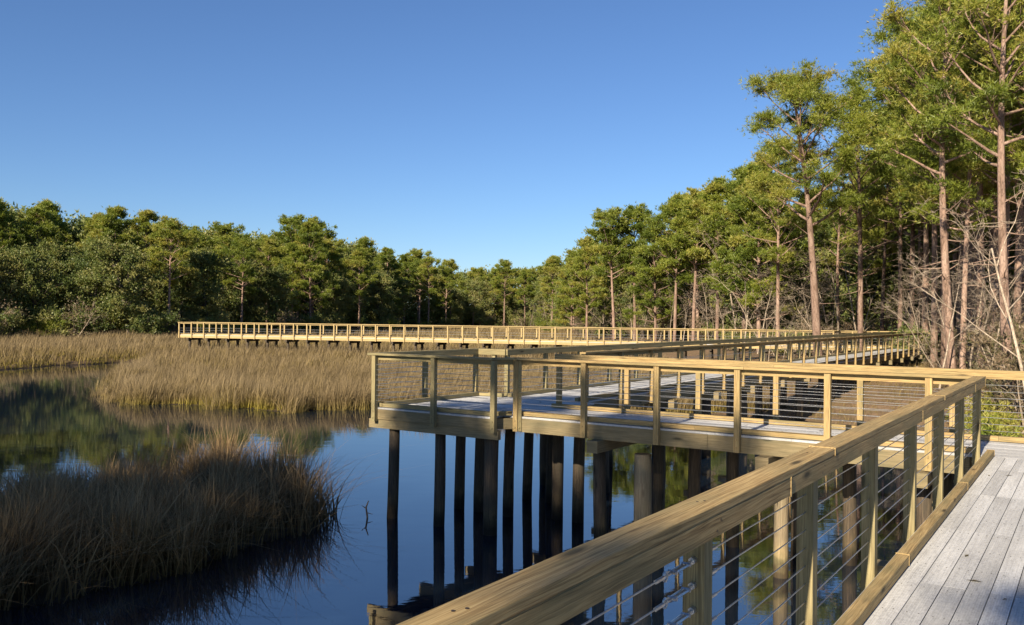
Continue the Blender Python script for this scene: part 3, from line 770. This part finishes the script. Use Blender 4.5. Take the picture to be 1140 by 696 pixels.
# skyline of the woods: y of the tree tops along the picture
SKX = [-400,-60,0,60,150,200,240,290,350,400,450,480,510,540,600,630,645,690,730,760,800,830,900,1000,1140,1700]
SKY = [200,205,212,226,238,246,244,250,250,262,278,286,298,294,293,284,262,228,240,214,192,178,150,60,0,0]
def ok(x, y, md):
    return all((x-a)**2+(y-b)**2 > md*md for a, b in used)
cnt = 0
def row(px0, px1, off, step, pine_ratio, jit=3, hmul=1.0):
    global cnt
    px = px0
    while px < px1:
        d = float(edge_at(px))+off+random.uniform(-jit, jit)*.6
        x = (px-570)/FPX*d; top = float(np.interp(px, SKX, SKY)); zb = tz(x, d)
        h = (EYE+(hor(px)-top)/FPX*d - zb)*random.uniform(.80, 1.02)*hmul
        if ok(x, d, step*.55):
            used.append((x, d)); cnt += 1
            side = 'left' if px < 420 else ('centre' if px < 640 else 'right')
            if random.random() < pine_ratio:
                p = random.choice(PF)
                lb = {'left': 'green pine in the dense woods behind the marsh at left', 'centre': 'small looking pine in the low distant tree line at centre', 'right': 'pine deeper in the woods behind the right part of the far boardwalk'}[side]
                place('pine_tree', [('trunk', p[0]), ('crown', p[1])], x, d, h/18, lb, 'pine tree', {'left':'pines of the left woods','centre':'pines of the distant tree line','right':'pines deeper in the right woods'}[side])
            else:
                p = random.choice(OK); hh = min(h, 12)*random.uniform(.8, 1.05)
                lb = {'left': 'dark leafy evergreen filling the lower edge of the left woods', 'centre': 'leafy evergreen low in the distant tree line', 'right': 'leafy evergreen low among the right pine trunks'}[side]
                place('leafy_tree', [('trunk', p[0]), ('crown', p[1])], x, d, hh/11, lb, 'tree', {'left':'leafy trees of the left woods','centre':'leafy trees of the distant line','right':'leafy trees of the right woods'}[side])
        px += step*FPX/d*random.uniform(.8, 1.2)
row(-90, 440, 0, 4.6, .35); row(-90, 440, 6, 4.8, .5); row(-110, 440, 13, 5.2, .8); row(-110, 460, 22, 6.5, .9)
row(440, 640, 0, 5.4, .55); row(440, 650, 10, 5.6, .85); row(430, 660, 22, 7, .9)
row(640, 900, 8, 6.2, .75, hmul=.92); row(640, 960, 17, 6.5, .7, hmul=.92); row(640, 1180, 30, 7.5, .75, hmul=.85)
row(960, 1200, 20, 7, .5, hmul=.6)
# the unlit depth of the woods behind the trees one can tell apart
def woods(name, px0, px1, n, off0, off1, ztop, label, leaf, rad):
    cl = []
    for i in range(n):
        px = random.uniform(px0, px1); d = float(edge_at(px))+random.uniform(off0, off1); x = (px-570)/FPX*d
        top = EYE+(hor(px)-float(np.interp(px, SKX, SKY)))/FPX*d*ztop
        if shore(np.array([x]), np.array([d]))[0] < 2: continue
        cl.append((Vector((x, d, random.uniform(-1.4, top))), random.uniform(*rad), random.uniform(0, .6)))
    V, F, T = needle_cloud(cl, 26, leaf[0], leaf[1], nb=3, flat=.8)
    return tag(link(name, npmesh(name, V, F, M['leaves'], attrs={'tone': T})), label, 'woods', kind='stuff')
woods('woods', -160, 660, 2600, 24, 55, .82, 'dark depth of the woods behind the left and centre tree line', (.6,.3), (1.4,2.4))
woods('woods', 620, 1300, 3000, 22, 70, .5, 'dark depth of the woods between the right pine trunks', (.5,.22), (1.1,2.0))
# bare trees and brush of the right edge
for i in range(46):
    px = random.uniform(640, 1160); d = float(edge_at(px))+random.uniform(-5, 6); x = (px-570)/FPX*d
    if x < 9 and d < 60: continue
    if shore(np.array([x]), np.array([d]))[0] < 1: continue
    place1('bare_tree', random.choice(BR), x, d, random.uniform(.4, .8), 'leafless pale barked young tree in the brush under the right pines', 'bare tree', 'bare trees under the right pines')
for px, d, s, k, lb in ((858,62,.85,2,'pale crooked leafless tree rising in front of the gap in the far boardwalk'),(1046,36,.5,1,'pale leaning leafless tree beside the bank above the deck corner'),(1070,33,.45,2,'forked bare sapling on the bank near the deck rail end')):
    x = (px-570)/FPX*d; place1('bare_tree', BR[k], x, d, s, lb, 'bare tree')
for i in range(70):
    px = random.uniform(560, 1180); d = float(edge_at(px))+random.uniform(-4, 9); x = (px-570)/FPX*d
    if shore(np.array([x]), np.array([d]))[0] < 1: continue
    if random.random() < .45: place1('bare_bush', random.choice(BRD+BR[:2]), x, d, random.uniform(.5, .8), 'tangled leafless bush along the right woods edge', 'bush', 'bare bushes of the right edge')
    else:
        p = random.choice(SH[:2]+[SH[1]]); place('shrub', [('stems', p[0]), ('foliage', p[1])], x, d, random.uniform(.7, 1.3), 'low shrub along the foot of the right woods', 'shrub', 'shrubs of the right edge')
for i in range(40):
    px = random.uniform(-60, 640); d = float(edge_at(px))+random.uniform(-5, 1); x = (px-570)/FPX*d
    p = random.choice(SH); place('shrub', [('stems', p[0]), ('foliage', p[1])], x, d, random.uniform(.9, 1.9), 'low shrub at the edge between marsh grass and the woods', 'shrub', 'shrubs where marsh meets woods')
for px, d, sc_ in ((856,52.5,.30),(870,54,.36),(884,53,.30),(896,54.5,.34),(863,55,.28),(878,51.5,.25),(904,53,.26),(848,56,.3)):
    x = (px-570)/FPX*d; place1('bare_bush', BR[random.randrange(4)], x, d, sc_, 'grey leafless bush hiding the gap in the far boardwalk rail', 'bush', 'grey bushes in front of the far rail')
for px, d, s in ((1128,24,.8),(1105,26,.7),(1085,29,.6)):
    x = (px-570)/FPX*d; p = SH[2]; place('shrub', [('stems', p[0]), ('foliage', p[1])], x, d, s, 'bright green bush on the bank above the short rail at right', 'shrub', 'green bushes on the bank')
# fallen logs on the bank
for x, y, L, a, r in ((14.5,27,3.6,.4,.12),(13.2,23.5,2.6,-.2,.09),(17,30,4.2,.15,.14),(15.5,21,2.2,.7,.07)):
    b = MB(); b.tube([(-L/2,0,0),(-L/6,.05,.03),(L/5,-.04,.02),(L/2,.03,-.02)], [r,r*.95,r*.85,r*.6], 8); b.tube([(L/8,0,0),(L/8+.3,.2,.35)], [r*.35,.01], 5)
    o = b.build('fallen_log', M['bark_pale'], smooth=True); o.location = (x, y, tz(x, y)+r*.6); o.rotation_euler.z = a; tag(o, 'weathered fallen log lying on the brown bank', 'log', 'fallen logs on the bank')
# pines on the near left bank: outside the picture, they throw the shade over the platform and the near grass
SUN_AZ = Vector((-.511, -.861, 0)).normalized(); SUN_EL = R(27)
for x, y, s, k in ((-8.3,-14.9,.77,3),(-14.4,-7.5,.95,2),(-13,-10.5,.95,1),(-21.8,-9.5,.9,1),(-24,-8,1.0,2),(-27,-12,1.1,2),(-30,-8,1.1,1),(-24,-15,1.1,2),(-20,-15,1.1,2),(-33,-12,1.1,3),(-36,-8,1.1,2)):
    pt = PN[k]; place('pine_tree', [('trunk', pt[0]), ('crown', pt[1])], x, y, s, 'pine on the near bank outside the picture at left', 'pine tree', 'pines on the near bank')

# ------------------------------------------------------------------ light, sky, camera
w = bpy.data.worlds.new('World'); scene.world = w; w.use_nodes = True; nt = w.node_tree
bg = nt.nodes['Background']; sk = nt.nodes.new('ShaderNodeTexSky'); sk.sky_type = 'NISHITA'; sk.sun_disc = False
sd = (SUN_AZ*math.cos(SUN_EL)+Zu*math.sin(SUN_EL)).normalized()
sk.sun_elevation = SUN_EL; sk.sun_rotation = math.atan2(sd.x, sd.y)
sk.air_density = 1.0; sk.dust_density = 0.0; sk.ozone_density = 5.0; sk.altitude = 0
bg.inputs[1].default_value = .095; nt.links.new(mixc(nt, 1.0, sk.outputs[0], (.46,.51,.60), 'MULTIPLY'), bg.inputs[0])
sl = bpy.data.lights.new('sun', 'SUN'); sl.energy = 5.0; sl.angle = R(.53); sl.color = (1, .87, .68)
so = bpy.data.objects.new('sun', sl); COL.objects.link(so); so.rotation_euler = (-sd).to_track_quat('-Z', 'Y').to_euler()
cam = bpy.data.cameras.new('camera'); cam.sensor_width = 36; cam.lens = FPX/1140*36; cam.clip_end = 6000; cam.clip_start = .05
co = bpy.data.objects.new('camera', cam); COL.objects.link(co); scene.camera = co
pi_, ro = .0045, .0101
fwd = Vector((0, math.cos(pi_), math.sin(pi_))); up0 = Vector((0, -math.sin(pi_), math.cos(pi_))); r0v = Vector((1,0,0))
rc = r0v*math.cos(ro)+up0*math.sin(ro); uc = -r0v*math.sin(ro)+up0*math.cos(ro)
co.matrix_world = Matrix(((rc.x,uc.x,-fwd.x,0),(rc.y,uc.y,-fwd.y,0),(rc.z,uc.z,-fwd.z,EYE),(0,0,0,1)))
vs = scene.view_settings; vs.view_transform = 'Standard'; vs.look = 'None'; vs.exposure = 1.1; vs.gamma = 1
scene.cycles.max_bounces = 8; scene.cycles.transmission_bounces = 3; scene.cycles.diffuse_bounces = 3
print('trees', cnt)
